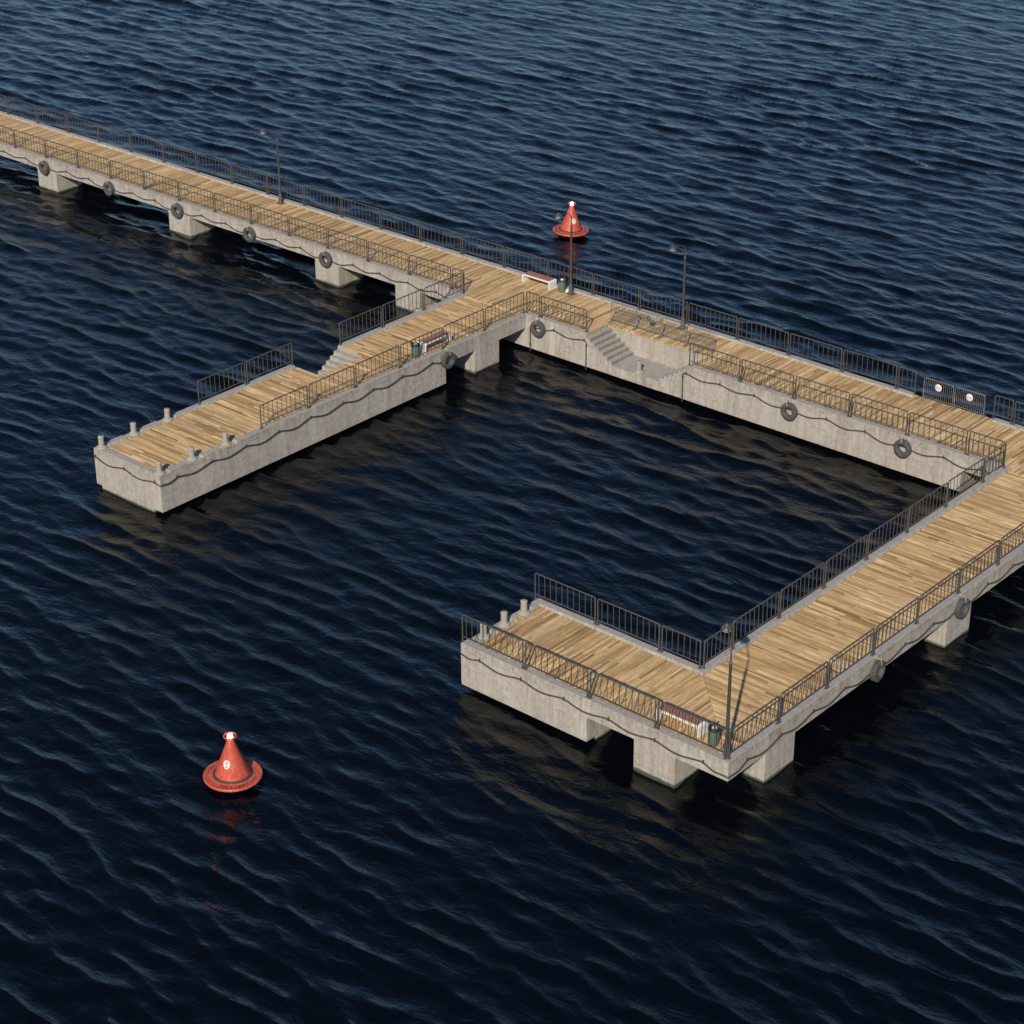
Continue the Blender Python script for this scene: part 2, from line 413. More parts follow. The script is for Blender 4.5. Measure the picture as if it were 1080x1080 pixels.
boards(mb, LY1, -.15, C(-3.87+g), C(-.22-g), 'x', seed=13)
mb.build('plank_deck', M['woodx'], left)
mb = MB()      # right jetty, mitred at the outer corner
boards(mb, -25.65+g, -.15, lambda t: max(27.21+g, min(5.26 - t, 30.9)) + .004, C(30.91-g), 'x', seed=14)
mb.build('plank_deck', M['woodx'], right)
mb = MB()
boards(mb, 19.52, 30.91, C(-25.65+g), lambda t: min(-21.95-g, 5.26 - t) - .004, 'y', seed=15)
mb.build('plank_deck', M['woody'], right)
# dark slab edges show through at the mooring ends: concrete pads that carry the bollards
def pad(parent, x0, x1, y0, y1):
    mb = MB(); mb.box(x0, x1, y0, y1, SL, -.045); bevel(mb.build('bollard_pad', M['concrete'], parent), .015)
for y in (-22.01, -20.05):
    pad(left, -4.226, -3.72, y-.36, y+.36); pad(left, -.38, .136, y-.36, y+.36)
pad(left, -4.226, -3.7, -24.066, -23.57); pad(left, -.39, .136, -24.066, -23.57)
for y in (-22.78, -23.92, -25.08): pad(right, 19.164, 19.7, y-.35, y+.35)

# ------------------------------------------------------------------ railing panels
POST, RAIL, BAL, H = .029, .025, .0145, 1.13
_pm = {}
def tube_mesh(name, pts, r, m, extra=None):
    mb = MB(); mb.tube(pts, r)
    if extra: extra(mb)
    return mb.mesh(name, m)
bal_mesh = tube_mesh('baluster', [(0, 0, .21), (0, 0, H - .01)], BAL, M['steel'])
def panel_proto(L):
    L = round(L, 2)
    if L in _pm: return _pm[L]
    c = .07; pts = [(0, 0, 0), (0, 0, H - c)] + [(c - c*math.cos(t), 0, H - c + c*math.sin(t)) for t in (R(30), R(60), R(90))]
    pts += [(L - c + c*math.sin(t), 0, H - c + c*math.cos(t)) for t in (0, R(30), R(60))] + [(L, 0, H - c), (L, 0, 0)]
    fr = tube_mesh('frame', pts, POST, M['steel'])
    lo = tube_mesh('bottom_rail', [(0, 0, .21), (L, 0, .21)], RAIL*.9, M['steel'])
    ft = MB(); ft.box(-.055, .055, -.055, .055, .002, .014); ft.tube([(0, 0, .012), (0, 0, .07)], .042)
    ft = ft.mesh('foot_plate', M['steel'])
    n = max(2, round((L - .36)/.278) + 1); xs = [.19 + i*(L - .38)/(n - 1) for i in range(n)]
    _pm[L] = (fr, lo, ft, xs, L); return _pm[L]
def panel(x, y, rz, L, label):
    fr, lo, ft, xs, L = panel_proto(L)
    t = thing('railing_panel', label, 'railing', (x, y, .001), rz, 'dark steel railing panels along the pier edges')
    t.rotation_euler[0] = R(random.gauss(0, .5))
    obj('frame', fr, t); obj('bottom_rail', lo, t)
    for q in (0, L): obj('foot_plate', ft, t, (q, 0, 0))
    for q in xs: obj('baluster', bal_mesh, t, (q, 0, 0))
def run(joints, fixed, axis, desc, rev=False, ends=(.07, .07), kind=None):
    # joints: sorted coordinates of the panel ends along the axis; label counts from joints[0] or, with rev, from the last
    n = len(joints) - 1
    for i in range(n):
        a, b_ = joints[i] + .065, joints[i+1] - .065
        k = n - 1 - i if rev else i
        short = ' short' if b_ - a < 2.3 else ''
        lab = f"{'short ' if short else ''}steel railing panel, {ORD[k]} {desc}"
        if axis == 'x': panel(a, fixed, 0, b_ - a, lab)
        else: panel(fixed, a, R(90), b_ - a, lab)
mj = lambda a, n, s=3.: [a + s*i for i in range(n)]
run(mj(-7.94 - 3*16, 26) + [20.08], 4.02, 'x', 'before the temporary barriers on the seaward walkway edge', rev=True)
run([24.03, 25.06] + mj(28.06, 4), 4.02, 'x', 'past the temporary barriers on the seaward walkway edge')
run(mj(-4.99 - 3*15, 16) + [-4.09], 0., 'x', 'left of the left jetty on the near walkway edge', rev=True)
run([0., .96, 3.97], 0., 'x', 'between the left jetty and the walkway stairs')
run([10.12] + mj(13.11, 5) + [26.96], 0., 'x', 'right of the walkway stairs on the basin edge')
run(mj(-18.1, 7), 0., 'y', 'from the bollard end on the basin side of the left jetty')
run(mj(-18.11, 3), -4.09, 'y', 'from the bollard end on the far side of the left jetty')
run(mj(-9.05, 3) + [-.06], -4.09, 'y', 'above the stairs on the far side of the left jetty')
run([-21.7] + mj(-19.88, 7) + [-.06], 26.99, 'y', 'from the inner corner, basin side of right jetty')
run([-25.85] + mj(-22.88, 8) + [-.9], 31.12, 'y', 'from the corner lamp post, outer side of right jetty')
run([19.06] + mj(22.12, 3) + [31.09], -25.87, 'x', 'from the mooring end, near side of right jetty')
run([19.05, 22.11, 25.11, 26.96], -21.73, 'x', 'from the mooring end, basin side of short jetty arm')

# ------------------------------------------------------------------ bollards
def bollard():
    t = thing('mooring_bollard', '', 'bollard', group='short pale mooring bollards')
    mb = MB(); mb.lathe([(0, 0), (.235, 0), (.24, .03), (.215, .065), (.15, .085), (.135, .11)], 24, smooth=False); mb.build('base', M['bollard'], t)
    mb = MB(); mb.lathe([(.133, .08), (.128, .47), (.133, .49), (.133, .53), (.12, .55), (0, .55)], 24); o = mb.build('post', M['bollard'], t)
    return t
bol = [(-3.97, -23.82, -.045, 'pale bollard on the outer corner of the left jetty end'),
       (-3.96, -22.01, -.045, 'pale bollard second from the end on the far side of the left jetty'),
       (-3.96, -20.05, -.045, 'pale bollard third from the end on the far side of the left jetty'),
       (-.12, -23.85, -.045, 'pale bollard on the near corner of the left jetty end'),
       (-.12, -22.01, -.045, 'pale bollard second from the end on the basin side of the left jetty'),
       (-.12, -20.05, -.045, 'pale bollard third from the end on the basin side, nearest the basin railing'),
       (19.45, -25.08, -.045, 'pale bollard seen through the near railing of the right jetty end'),
       (19.45, -23.92, -.045, 'middle bollard of the three on the end of the right jetty'),
       (19.45, -22.78, -.045, 'bollard beside the basin railing on the end of the right jetty'),
       (7.1, .12, -1.27, 'lone bollard on the sunken landing between the two stair flights')]
b0 = bollard()
for i, (x, y, z, lab) in enumerate(bol):
    if i == 0: b0.location = (x, y, z); b0['label'] = lab
    else: dup(b0, (x, y, z), random.uniform(0, 6), lab)

# ------------------------------------------------------------------ tyre fenders
def tyre():
    t = thing('tyre_fender', '', 'tyre', group='old tyres hung as fenders on the pier walls')
    prof = [(.215, -.09), (.235, -.115), (.30, -.13), (.37, -.12), (.405, -.1)]
    for k in range(5):
        y = -.085 + k*.0425; prof += [(.42, y - .014), (.42, y + .014)]
        if k < 4: prof += [(.405, y + .018), (.405, y + .026)]
    prof += [(.405, .1), (.37, .12), (.30, .13), (.235, .115), (.215, .09), (.2, .04), (.2, -.04), (.215, -.09)]
    mb = MB(); mb.lathe(prof, 40, (0, 0, 0), 'y'); mb.build('rubber_ring', M['tyre'], t)
    mb = MB()
    mb.tube([(-.02, .15, .54), (-.02, .02, .535), (-.015, -.1, .50), (-.01, -.14, .40), (-.005, -.145, .30), (0, -.06, .19), (.01, .08, .185), (.015, .14, .3), (.02, .02, .5), (.02, .15, .545)], .014, 6)
    mb.tube([(-.06, .2, .545), (0, .12, .55), (.06, .2, .545), (0, .27, .55), (-.06, .2, .545)], .014, 6)
    mb.build('hanging_rope', M['rope'], t); return t
ty = [(1.03, -.275, 0, 'tyre fender on the basin wall in the corner beside the left jetty'),
      (16.1, -.275, 0, 'tyre fender in the middle of the basin wall right of the stairs'),
      (22.1, -.275, 0, 'tyre fender on the basin wall nearest the right jetty'),
      (-13.93, -.275, 0, 'tyre fender over the walkway pier nearest the left jetty'),
      (-19.92, -.275, 0, 'tyre fender on the walkway beam over dark open water'),
      (-25.93, -.275, 0, 'tyre fender over the second walkway pier from the left jetty'),
      (-31.93, -.275, 0, 'tyre fender on the distant walkway beam near the left picture edge'),
      (-37.93, -.275, 0, 'farthest tyre fender on the walkway at the left picture edge'),
      (.275, -6.03, R(90), 'tyre fender on the basin side of the left jetty beside the bench'),
      (31.405, -10.92, R(90), 'tyre fender on the outer side of the right jetty over a pier'),
      (31.405, -16.91, R(90), 'tyre fender on the outer side of the right jetty between two piers')]
t0 = tyre()
for i, (x, y, rz, lab) in enumerate(ty):
    if i == 0: t0.location = (x, y, -.53); t0['label'] = lab
    else: dup(t0, (x + random.uniform(-.03, .03), y, -.53 + random.uniform(-.03, .02)), rz + random.uniform(-.06, .06), lab).rotation_euler[1] = random.uniform(-.2, .2) if rz == 0 else 0

# ------------------------------------------------------------------ sagging cables with clamps
clamp_mb = MB(); clamp_mb.box(-.022, .022, -.045, .0, -.075, .075); clamp_mb.tube([(-.035, -.035, 0), (.035, -.035, 0)], .04, 8)
clamp_me = clamp_mb.mesh('clamp', M['cable'])
def cable(label, segs, clamps):
    # segs: list of point lists (already 3-D); clamps: (x, y, z, rz)
    t = thing('wall_cable', label, 'cable', group='sagging cables fixed along the pier walls')
    mb = MB()
    for s_ in segs: mb.tube(s_, .03, 8)
    mb.build('sheath', M['cable'], t)
    for c in clamps: obj('clamp', clamp_me, t, c[:3], (0, 0, c[3]))
def sag(a, b_, za, zb, depth=.17, n=12):
    out = []
    for i in range(n + 1):
        t = i/n; out.append((a + (b_-a)*t, za + (zb-za)*t - depth*math.sin(math.pi*t**.93)**1.6))
    return out
def face_run(coords, z, f, depths=None):
    pts = []
    for i in range(len(coords) - 1):
        L = abs(coords[i+1] - coords[i]); d = random.uniform(.14, .2)*min(1, L/2)
        s_ = sag(coords[i], coords[i+1], z[i], z[i+1], d)
        pts += s_ if i == 0 else s_[1:]
    return [f(a, zz) for a, zz in pts]
zc = -.39; FY = -.185; 
# walkway, left of the left jetty
cx = [-61.9, -59.9, -57.95, -55.9, -53.95, -51.9, -49.95, -47.9, -45.95, -43.9, -41.95, -39.9, -37.93, -35.95, -33.9, -31.93, -29.95, -27.95, -25.93, -23.95, -21.95, -19.92, -17.94, -15.97, -13.93, -11.97, -10., -7.96, -5.96, -4.25]
ty_z = lambda x, L: -.5 if any(abs(x - q) < .1 for q in L) else zc
TL = [-13.93, -19.92, -25.93, -31.93, -37.93]
cable('sagging dark cable along the walkway beam left of the left jetty', [face_run(cx, [ty_z(x, TL) for x in cx], lambda a, z: (a, FY, z))],
      [(x, -.14, zc, 0) for x in cx[:-1] if ty_z(x, TL) == zc])
# left jetty: end face, corner, basin side up to the tyre
e = face_run([-4.19, -2.21, -.21], [zc-.02]*3, lambda a, z: (a, -24.115, z)) + [(-.05, -24.118, -.45), (.1, -24.12, -.475), (.17, -24.1, -.48), (.188, -23.98, -.475)]
cy = [-23.98] + [-23.14 + 2*0] + [-21.13, -19.13, -17.14, -15.16, -13.07, -11.08, -9.12, -7.07, -6.03]
e += face_run(cy, [-.475] + [zc]*9 + [-.55], lambda a, z: (.188, a, z))[1:]
cable('sagging dark cable around the bollard end and basin side of the left jetty', [e],
      [(x, -24.07, zc-.02, 0) for x in (-4.12, -2.21, -.21)] + [(.14, y, zc, R(90)) for y in cy[1:-1]])
# basin wall left of stairs
p = [(.45, FY, -1.9), (.45, FY, -.66), (.455, FY, -.60), (.5, FY, -.555), (.58, FY, -.54), (1.0, FY, -.56)] + face_run([1.03, 1.97], [-.5, zc], lambda a, z: (a, FY, z))[1:] + face_run([1.97, 3.93], [zc, zc], lambda a, z: (a, FY, z))[1:] + [(4.0, FY, -.41), (4.04, FY, -.47), (4.05, FY, -.55), (4.05, FY, -1.9)]
cable('dark cable on the basin wall under the short railing left of the stairs', [p], [(1.97, -.14, zc, 0), (3.9, -.14, zc, 0)] + [(.45, -.14, -1.55, 0), (.45, -.14, -.72, 0), (4.05, -.14, -.62, 0), (4.05, -.14, -1.6, 0)])
cx = [10.12, 12.09, 14.04, 16.1, 18.02, 20.07, 22.1, 24.09, 26.1, 26.82]
p = [(9.95, FY, -1.9), (9.95, FY, -.52), (9.965, FY, -.45), (10.02, FY, -.405)] + face_run(cx, [ty_z(x, [16.1, 22.1]) for x in cx], lambda a, z: (a, FY, z))
cable('sagging dark cable on the basin wall right of the stairs', [p], [(x, -.14, zc, 0) for x in cx[:-1] if ty_z(x, [16.1, 22.1]) == zc] + [(9.95, -.14, -.62, 0), (9.95, -.14, -1.6, 0)])
# right jetty near side and outer side
cx = [19.2, 20.09, 22.09, 24.1, 26.14, 28.17, 30.24, 31.2]
p = face_run(cx, [-.44] + [zc]*6 + [-.555], lambda a, z: (a, -26.055, z)) + [(31.28, -26.06, -.565), (31.315, -26.03, -.57), (31.318, -25.93, -.56)]
cy = [-25.93, -24.95, -22.92, -20.92, -18.93, -16.91, -14.89, -12.92, -10.92, -8.9, -6.9, -4.9, -2.9, -.9]
p += face_run(cy, [-.56] + [ty_z(y, [-16.91, -10.92]) for y in cy[1:]], lambda a, z: (31.318, a, z))[1:]
cable('sagging dark cable along the near and outer sides of the right jetty', [p],
      [(x, -26.01, zc, 0) for x in cx[1:-1]] + [(31.27, y, zc, R(90)) for y in cy[1:] if ty_z(y, [-16.91, -10.92]) == zc])

# ------------------------------------------------------------------ lamp posts
def lamp_post():
    t = thing('lamp_post', '', 'street lamp', group='dark curved lamp posts')
    mb = MB(); mb.box(-.17, .17, -.17, .17, 0, .03)
    for a in (-1, 1):
        for b_ in (-1, 1): mb.tube([(a*.13, b_*.13, .02), (a*.13, b_*.13, .07)], .02, 6)
    mb.lathe([(.13, .03), (.125, .06), (.1, .12), (.092, .5), (.072, .54)], 16); mb.build('base', M['pole'], t)
    mb = MB(); mb.lathe([(.072, .5), (.05, 3.62), (.06, 3.64), (.06, 3.7), (.04, 3.73), (.03, 3.76)], 14); mb.build('pole', M['pole'], t)
    mb = MB(); mb.tube([(0, 0, 3.7), (0, 0, 4.02), (0, -.03, 4.16), (0, -.11, 4.28), (0, -.28, 4.38), (0, -.55, 4.46), (0, -.92, 4.52)], [.03]*3 + [.024]*4, 10); mb.build('arm', M['pole'], t)
    mb = MB(); mb.lathe([(.03, .14), (.06, .13), (.075, .06), (.13, .045), (.19, -.02), (.205, -.07), (.2, -.075), (.0, -.06)], 24, (0, -1.02, 4.5)); h = mb.build('lamp_shade', M['pole'], t)
    mb = MB(); mb.lathe([(.19, -.078), (.17, -.12), (.11, -.15), (0, -.165)], 24, (0, -1.02, 4.5)); mb.build('glass_cover', M['glass'], h)
    return t
l0 = lamp_post(); l0.location = (30.93, -25.68, DECK); l0.rotation_euler = (0, 0, R(225)); l0['label'] = 'dark lamp post in the near outer corner of the right jetty'
dup(l0, (7.11, 3.56, DECK), 0, 'dark lamp post behind the walkway stairs with its white glass showing')
dup(l0, (0., 3.53, DECK), 0, 'dark lamp post beside the seaward bench, in front of the distant buoy')
dup(l0, (-21.4, 3.56, DECK), 0, 'dark lamp post on the distant far left part of the walkway')

# ------------------------------------------------------------------ benches, bins, litter
def bench():
    t = thing('park_bench', '', 'bench', group='white stone benches with red brown slats')
    L, W, Hh, th, r = 1.85, .6, .46, .07, .1
    def arc(cx_, cz, rr, a0, a1, n=5): return [(cx_ + rr*math.cos(R(a0 + (a1-a0)*i/n)), cz + rr*math.sin(R(a0 + (a1-a0)*i/n))) for i in range(n+1)]
    outer = [(-L/2, 0)] + arc(-L/2 + r, Hh - r, r, 180, 90) + arc(L/2 - r, Hh - r, r, 90, 0) + [(L/2, 0)]
    ri = r - th + .02
    inner = [(L/2 - th, 0)] + arc(L/2 - th - ri, Hh - th - ri, ri, 0, 90) + arc(-L/2 + th + ri, Hh - th - ri, ri, 90, 180) + [(-L/2 + th, 0)]
    n = len(outer); mb = MB()
    v = [(a, -W/2, z) for a, z in outer] + [(a, -W/2, z) for a, z in reversed(inner)] + [(a, W/2, z) for a, z in outer] + [(a, W/2, z) for a, z in reversed(inner)]
    f = []
    for i in range(n - 1):
        f += [(i, i+1, n+i+1, n+i), (2*n+i, 3*n+i, 3*n+i+1, 2*n+i+1), (i, 2*n+i, 2*n+i+1, i+1), (n+i, n+i+1, 3*n+i+1, 3*n+i)]
    f += [(0, n, 3*n, 2*n), (n-1, 3*n-1, 4*n-1, 2*n-1)]
    mb.add(v, f); bevel(mb.build('stone_frame', M['bench'], t), .012)
    mb = MB()
    for k in range(5):
        y = -W/2 + .055 + k*.1; mb.box(-L/2 + .09, L/2 - .09, y, y + .09, Hh + .002, Hh + .026)
    bevel(mb.build('seat', M['slat'], t), .004); return t
bn = bench(); bn.location = (-2.05, 3.46, DECK); bn['label'] = 'white bench with red brown slats by the seaward railing'
dup(bn, (-.68, -6.0, DECK), R(90), 'white bench against the basin railing of the left jetty')
dup(bn, (28.6, -25.08, DECK), 0, 'white bench behind the near railing of the right jetty corner')
def bin_():
    t = thing('litter_bin', '', 'litter bin', group='round green litter bins')
    mb = MB(); mb.lathe([(0, .0), (.15, .0), (.16, .03), (.185, .5), (.18, .52), (.165, .515), (.155, .15), (0, .15)], 24); mb.build('bin_body', M['bin'], t)
    mb = MB(); mb.lathe([(.17, .5), (.205, .505), (.21, .54), (.195, .57), (.15, .575), (.148, .52)], 24)
    for a in (0, math.pi):
        c_, s_ = math.cos(a), math.sin(a)
        mb.tube([(.19*c_, .19*s_, .55), (.2*c_, .2*s_, .66), (.12*c_, .12*s_, .7)], .03, 6)
    mb.build('rim', M['black'], t)
    mb = MB(); mb.lathe([(0, .58), (.05, .57), (.08, .53), (.06, .48), (0, .46)], 9, (.02, -.01, .03), smooth=False); mb.build('rubbish', M['litter'], t)
    return t
bi = bin_(); bi.scale = (1.12, 1.12, 1.15); bi.location = (-.56, 3.5, DECK); bi['label'] = 'green litter bin between the seaward bench and a lamp post'
dup(bi, (-.48, -7.52, DECK), 1., 'green litter bin beside the bench on the left jetty')
dup(bi, (30.12, -25.28, DECK), 2.2, 'green litter bin beside the corner lamp post of the right jetty')
# crumpled bag by the lamp post
mb = MB(); rr = random.Random(5); n = 10
prof = [(.02, 0), (.08, .01), (.1, .06), (.095, .12), (.05, .17), (.0, .18)]
mb.lathe(prof, n, smooth=False); mb.v = [(x*(1+rr.uniform(-.2, .2)), y*(1+rr.uniform(-.2, .2)), z*(1+rr.uniform(-.12, .12)) if z > .001 else z) for x, y, z in mb.v]
o = mb.build('paper_bag', M['litter']); o.location = (-.26, 3.55, DECK + .001)
o['label'] = 'small crumpled white bag on the boards beside the bin and lamp'; o['category'] = 'litter'

# ------------------------------------------------------------------ temporary barriers
def text_mesh(name, s_, size, m, ext=.002):
    cu = bpy.data.curves.new(name, 'FONT'); cu.body = s_; cu.size = size; cu.align_x = 'CENTER'; cu.align_y = 'CENTER'; cu.extrude = ext
    ob = bpy.data.objects.new(name, cu); col.objects.link(ob)
    dg = bpy.context.evaluated_depsgraph_get(); me = bpy.data.meshes.new_from_object(ob.evaluated_get(dg))
    bpy.data.objects.remove(ob); bpy.data.curves.remove(cu)
    me.materials.clear(); me.materials.append(m); me.name = name; return me
stop_me = text_mesh('lettering', 'STOP', .125, M['redink'])
disc = MB(); disc.lathe([(0, -.012), (.168, -.012), (.175, -.006), (.175, .006), (.168, .012), (0, .012)], 32, (0, 0, 0), 'y'); disc_w = disc.mesh('sign_plate', M['white']); disc_g = disc.mesh('sign_plate', M['galv'])
def barrier(x, y, L, label, sign=0):
    t = thing('crowd_barrier', label, 'barrier', (x, y, DECK), 0, 'temporary steel crowd barriers')
    c = .12; z0, z1 = .14, 1.06; k = [R(a) for a in (0, 22, 45, 68, 90)]
    pts = [(0, 0, z0 - .1), (0, 0, z1 - c)] + [(c - c*math.cos(a), 0, z1 - c + c*math.sin(a)) for a in k] + [(L - c + c*math.sin(a), 0, z1 - c + c*math.cos(a)) for a in k] + [(L, 0, z0 - .1)]
    obj('frame', tube_mesh('frame', pts, .021, M['galv']), t)
    obj('bottom_rail', tube_mesh('bottom_rail', [(0, 0, z0), (L, 0, z0)], .017, M['galv']), t)
    n = 15; bm_ = tube_mesh('bar', [(0, 0, z0), (0, 0, z1)], .011, M['galv'])
    for i in range(1, n): obj('bar', bm_, t, (L*i/n, 0, 0))
    ft = MB(); ft.tube([(0, -.26, .015), (0, -.2, .03), (0, .2, .03), (0, .26, .015)], .021); ft = ft.mesh('foot', M['galv'])
    for q in (.02, L - .02): obj('foot', ft, t, (q, 0, 0))
    if sign:
        s_ = obj('sign_plate', disc_w if sign < 0 else disc_g, t, (L*.5, .034*sign, .76))
        if sign < 0: obj('lettering', stop_me, s_, (0, -.0145, 0), (R(90), 0, 0))
        else:
            obj('sign_face', disc_w, s_, (0, .026, 0)); obj('lettering', stop_me, s_, (0, .041, 0), (R(90), 0, R(180)))
barrier(20.49, 3.98, 1.52, 'left temporary barrier with round white sign closing the seaward gap', -1)
barrier(22.10, 3.98, 1.52, 'right temporary barrier with round white sign closing the seaward gap', -1)
barrier(3.88, 1.98, 1.52, 'leftmost of the four temporary barriers over the landing, above the left stair flight')
barrier(5.44, 1.98, 1.52, 'second temporary barrier from the left over the landing, with a round sign seen from behind', 1)
barrier(7.0, 1.98, 1.52, 'third temporary barrier from the left over the landing, in front of the lamp post')
barrier(8.56, 1.98, 1.52, 'temporary barrier above the right stair flight, last of the four over the landing')

# ------------------------------------------------------------------ buoys
def curved_text(parent, s_, r, z, a_mid, size, slope):
    da = size*.62/r
    for i, ch in enumerate(s_):
        a = a_mid + (i - (len(s_)-1)/2)*da
        me = text_mesh('letter', ch, size, M['ink'], .003)
        o = obj('letter', me, parent, (r*math.cos(a), r*math.sin(a), z)); o.rotation_euler = (0, 0, a + math.pi/2)
def buoy():
    t = thing('channel_buoy', '', 'buoy', group='red cone buoys on the water')
    mb = MB(); mb.lathe([(0, -.9), (.35, -.85), (.62, -.3), (.7, .05), (.86, .13), (.98, .2)], 48); mb.build('hull', M['black'], t)
    mb = MB(); mb.lathe([(.96, .19), (1.0, .2), (1.03, .24), (1.03, .29), (1.0, .315), (.975, .312), (.965, .305), (.66, .33), (.655, .335)], 56); f = mb.build('float_collar', M['buoy'], t)
    mb = MB(); mb.lathe([(.70, .325), (.70, .35), (.66, .375), (.61, .38)], 48); mb.build('rubber_seal', M['darkgap'], t)
    mb = MB(); mb.lathe([(.615, .36), (.6, .42), (.13, 1.66), (.12, 1.7), (.0, 1.7)], 48); mb.build('cone', M['buoy'], t)
    mb = MB(); mb.lathe([(.215 + .028*math.cos(R(a)), 1.86 + .028*math.sin(R(a))) for a in range(0, 361, 45)], 32)
    mb.lathe([(.135, 1.7), (.15, 1.715), (.15, 1.735), (0, 1.735)], 24)
    for k in range(4):
        a = R(45 + 90*k); mb.tube([(.12*math.cos(a), .12*math.sin(a), 1.72), (.2*math.cos(a), .2*math.sin(a), 1.8), (.215*math.cos(a), .215*math.sin(a), 1.86)], .014, 6)
    mb.build('lamp_cage', M['buoy'], t)
    mb = MB(); mb.lathe([(.0, 1.735), (.09, 1.74), (.105, 1.8), (.1, 1.88), (.07, 1.93), (0, 1.945)], 20); mb.build('beacon_lamp', M['beacon'], t)
    for k in range(3):
        a = R(100 + 120*k); mb = MB(); mb.tube([(.87*math.cos(a)-.05*math.sin(a), .87*math.sin(a)+.05*math.cos(a), .3), (.87*math.cos(a)-.04*math.sin(a), .87*math.sin(a)+.04*math.cos(a), .37), (.87*math.cos(a)+.04*math.sin(a), .87*math.sin(a)-.04*math.cos(a), .37), (.87*math.cos(a)+.05*math.sin(a), .87*math.sin(a)-.05*math.cos(a), .3)], .014, 6)
        mb.build('lifting_eye', M['steel'], t)
    # round crest on the cone
    tilt = math.atan2(.47, 1.24); a0 = R(-68)
    zc_ = .93; rc = .6 - (zc_ - .42)*(.47/1.24)
    cr = MB(); n = 28; R0 = .155; vs = []; off = .006
    rings = [0, .5, .8, 1.]
    for q in rings:
        for k in range(n):
            u = q*R0*.8*math.cos(2*math.pi*k/n); w = q*R0*math.sin(2*math.pi*k/n)
            z = zc_ + w*math.cos(tilt); r_ = .6 - (z - .42)*(.47/1.24) + off; a = a0 + u/r_
            vs.append((r_*math.cos(a), r_*math.sin(a), z))
    fs = [(i*n+k, i*n+(k+1) % n, (i+1)*n+(k+1) % n, (i+1)*n+k) for i in range(3) for k in range(n)]
    cr.add(vs, fs, 0, True); c = cr.build('crest', M['white'], t)
    em = MB()
    def P(u, w, o_=.014):
        z = zc_ + w*math.cos(tilt); r_ = .6 - (z - .42)*(.47/1.24) + o_; a = a0 + u/r_; return (r_*math.cos(a), r_*math.sin(a), z)
    em.tube([P(0, .085), P(0, .03), P(0, -.04), P(0, -.1)], .009, 6)
    em.tube([P(.035*math.cos(R(q)), .085 + .022*math.sin(R(q))) for q in range(0, 361, 60)], .008, 6)
    em.tube([P(.07*math.sin(R(q)), -.03 - .07*math.cos(R(q))) for q in range(-80, 81, 20)], .009, 6)
    em.tube([P(-.045, .05), P(0, .045), P(.045, .05)], .008, 6)
    em.build('emblem', M['redink'], c)
    curved_text(t, 'Navigation', .84, .326, R(-22), .235, 0)
    curved_text(t, 'Navigation', .84, .326, R(-200), .235, 0)
    return t
by = buoy(); by.location = (17.2, -35.67, WATER); by['label'] = 'red cone buoy with lit lamp in the foreground water'
dup(by, (-8.9, 14.3, WATER), R(40), 'red cone buoy on the open water beyond the walkway').rotation_euler[1] = R(2)

# ------------------------------------------------------------------ water
cam_xy = np.array((65.78, -76.66)); fw = np.array((-.657, .754)); rt = np.array((.754, .657))
nu, nv = 620, 760
vv = 40*np.exp(np.linspace(0, math.log(200/40), nv)); uu = np.linspace(-.36, .36, nu)
V, U = np.meshgrid(vv, uu, indexing='ij')
X = cam_xy[0] + fw[0]*V + rt[0]*U*V; Y = cam_xy[1] + fw[1]*V + rt[1]*U*V
rs = np.random.RandomState(3); Z = np.zeros_like(X); DX = np.zeros_like(X); DY = np.zeros_like(X)
nw = 90
for i in range(nw):
    lam = math.exp(rs.uniform(math.log(.75), math.log(3.8)))
    th = rs.normal(0, .22) + math.pi/2 + (.0 if rs.rand() < .75 else rs.normal(.0, .5))
    k = 2*math.pi/lam; kx, ky = k*math.cos(th), k*math.sin(th)
    amp = .0092*(lam/1.8)**.75/(1 + (lam/2.6)**2); ph = rs.uniform(0, 2*math.pi)
    A = kx*X + ky*Y + ph
    Z += amp*np.cos(A); q = amp*1.5
    DX -= q*math.cos(th)*np.sin(A); DY -= q*math.sin(th)*np.sin(A)
# gusts: broad patches where the water is calmer or rougher
gust = 1 + .35*np.sin(X*.11 + .9*np.sin(Y*.07 + 1)) * np.sin(Y*.13 + 1.7*np.sin(X*.05))
fade = np.clip((.36 - np.abs(U))/.03, 0, 1)*np.clip((V - 40)/3, 0, 1)*np.clip((200 - V)/10, 0, 1)*gust
X = X + DX*fade; Y = Y + DY*fade; Zw = WATER + Z*fade
co = np.stack((X, Y, Zw), -1).reshape(-1, 3)
idx = np.arange(nu*nv).reshape(nv, nu)
q = np.stack((idx[:-1, :-1], idx[:-1, 1:], idx[1:, 1:], idx[1:, :-1]), -1).reshape(-1, 4)
loop = list(idx[0, :]) + list(idx[1:, -1]) + list(idx[-1, -2::-1]) + list(idx[-2:0:-1, 0])
ctr = co[loop].mean(0); far = co[loop] - ctr; far = far/np.linalg.norm(far[:, :2], axis=1)[:, None]*4000 + ctr; far[:, 2] = WATER
n0 = len(co); co = np.concatenate((co, far)); nl = len(loop)
ring = np.array([(loop[i], n0+i, n0+(i+1) % nl, loop[(i+1) % nl]) for i in range(nl)])
fa = np.concatenate((q, ring))
me = bpy.data.meshes.new('water'); me.vertices.add(len(co)); me.vertices.foreach_set('co', co.ravel())
me.loops.add(len(fa)*4); me.loops.foreach_set('vertex_index', fa.ravel().astype(np.int32))
me.polygons.add(len(fa)); me.polygons.foreach_set('loop_start', np.arange(len(fa), dtype=np.int32)*4)
me.polygons.foreach_set('loop_total', np.full(len(fa), 4, dtype=np.int32))
me.polygons.foreach_set('use_smooth', np.ones(len(fa), dtype=bool))
me.update(calc_edges=True); me.validate()
me.materials.append(M['water'])
w = obj('water', me); w['kind'] = 'structure'
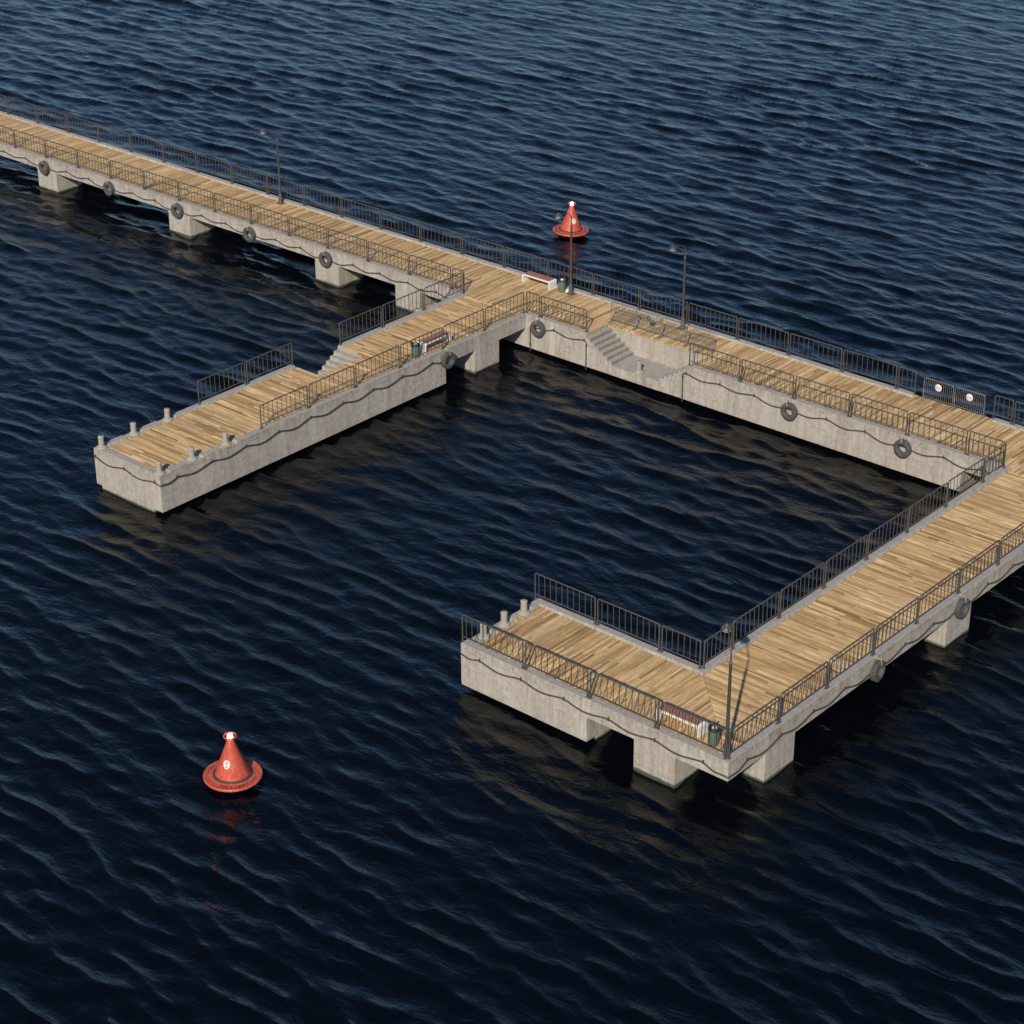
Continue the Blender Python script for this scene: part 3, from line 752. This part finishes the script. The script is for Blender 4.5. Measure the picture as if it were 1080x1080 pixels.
if w.data.polygons[0].normal.z < 0: w.data.flip_normals()

# ------------------------------------------------------------------ light and sky
sv = np.array((.74, -1.35, 1.)); sv /= np.linalg.norm(sv)
el = math.asin(sv[2]); az = math.atan2(sv[0], sv[1])
sun = bpy.data.lights.new('sun', 'SUN'); sun.energy = 5.0; sun.angle = R(.9); sun.color = (1., .91, .79)
so = bpy.data.objects.new('sun', sun); col.objects.link(so)
from mathutils import Vector, Matrix
so.rotation_euler = Vector(tuple(float(x) for x in sv)).to_track_quat('Z', 'Y').to_euler()
wd = bpy.data.worlds.new('World'); scn.world = wd; wd.use_nodes = True; nt = wd.node_tree
bg = nt.nodes['Background']; sky = nt.nodes.new('ShaderNodeTexSky'); sky.sky_type = 'NISHITA'; sky.sun_disc = False
sky.sun_elevation = el; sky.sun_rotation = az; sky.altitude = 0; sky.air_density = 1.; sky.dust_density = .1; sky.ozone_density = 3.
nt.links.new(mix(nt, sky.outputs[0], (.86, .97, 1.09), 1., 'MULTIPLY'), bg.inputs[0]); bg.inputs[1].default_value = .082

# ------------------------------------------------------------------ camera
cam = bpy.data.cameras.new('camera'); co_ = bpy.data.objects.new('camera', cam); col.objects.link(co_)
yaw, pit, roll = 0.7163508, -0.4769046, -0.0039667
cy_, sy_, cp_, sp_ = math.cos(yaw), math.sin(yaw), math.cos(pit), math.sin(pit)
fwd = Vector((-sy_*cp_, cy_*cp_, sp_)); rgt = Vector((cy_, sy_, 0)); up_ = rgt.cross(fwd)
r2 = math.cos(roll)*rgt + math.sin(roll)*up_; u2 = -math.sin(roll)*rgt + math.cos(roll)*up_
m4 = Matrix((( r2.x, u2.x, -fwd.x, 65.7813), (r2.y, u2.y, -fwd.y, -76.6626), (r2.z, u2.z, -fwd.z, 40.961), (0, 0, 0, 1)))
co_.matrix_world = m4
cam.sensor_width = 36; cam.lens = 2291.449/1080*36; cam.clip_start = .5; cam.clip_end = 9000
scn.camera = co_
scn.view_settings.view_transform = 'Standard'; scn.view_settings.look = 'None'; scn.view_settings.exposure = 0
scn.render.resolution_x = 1024; scn.render.resolution_y = 1024
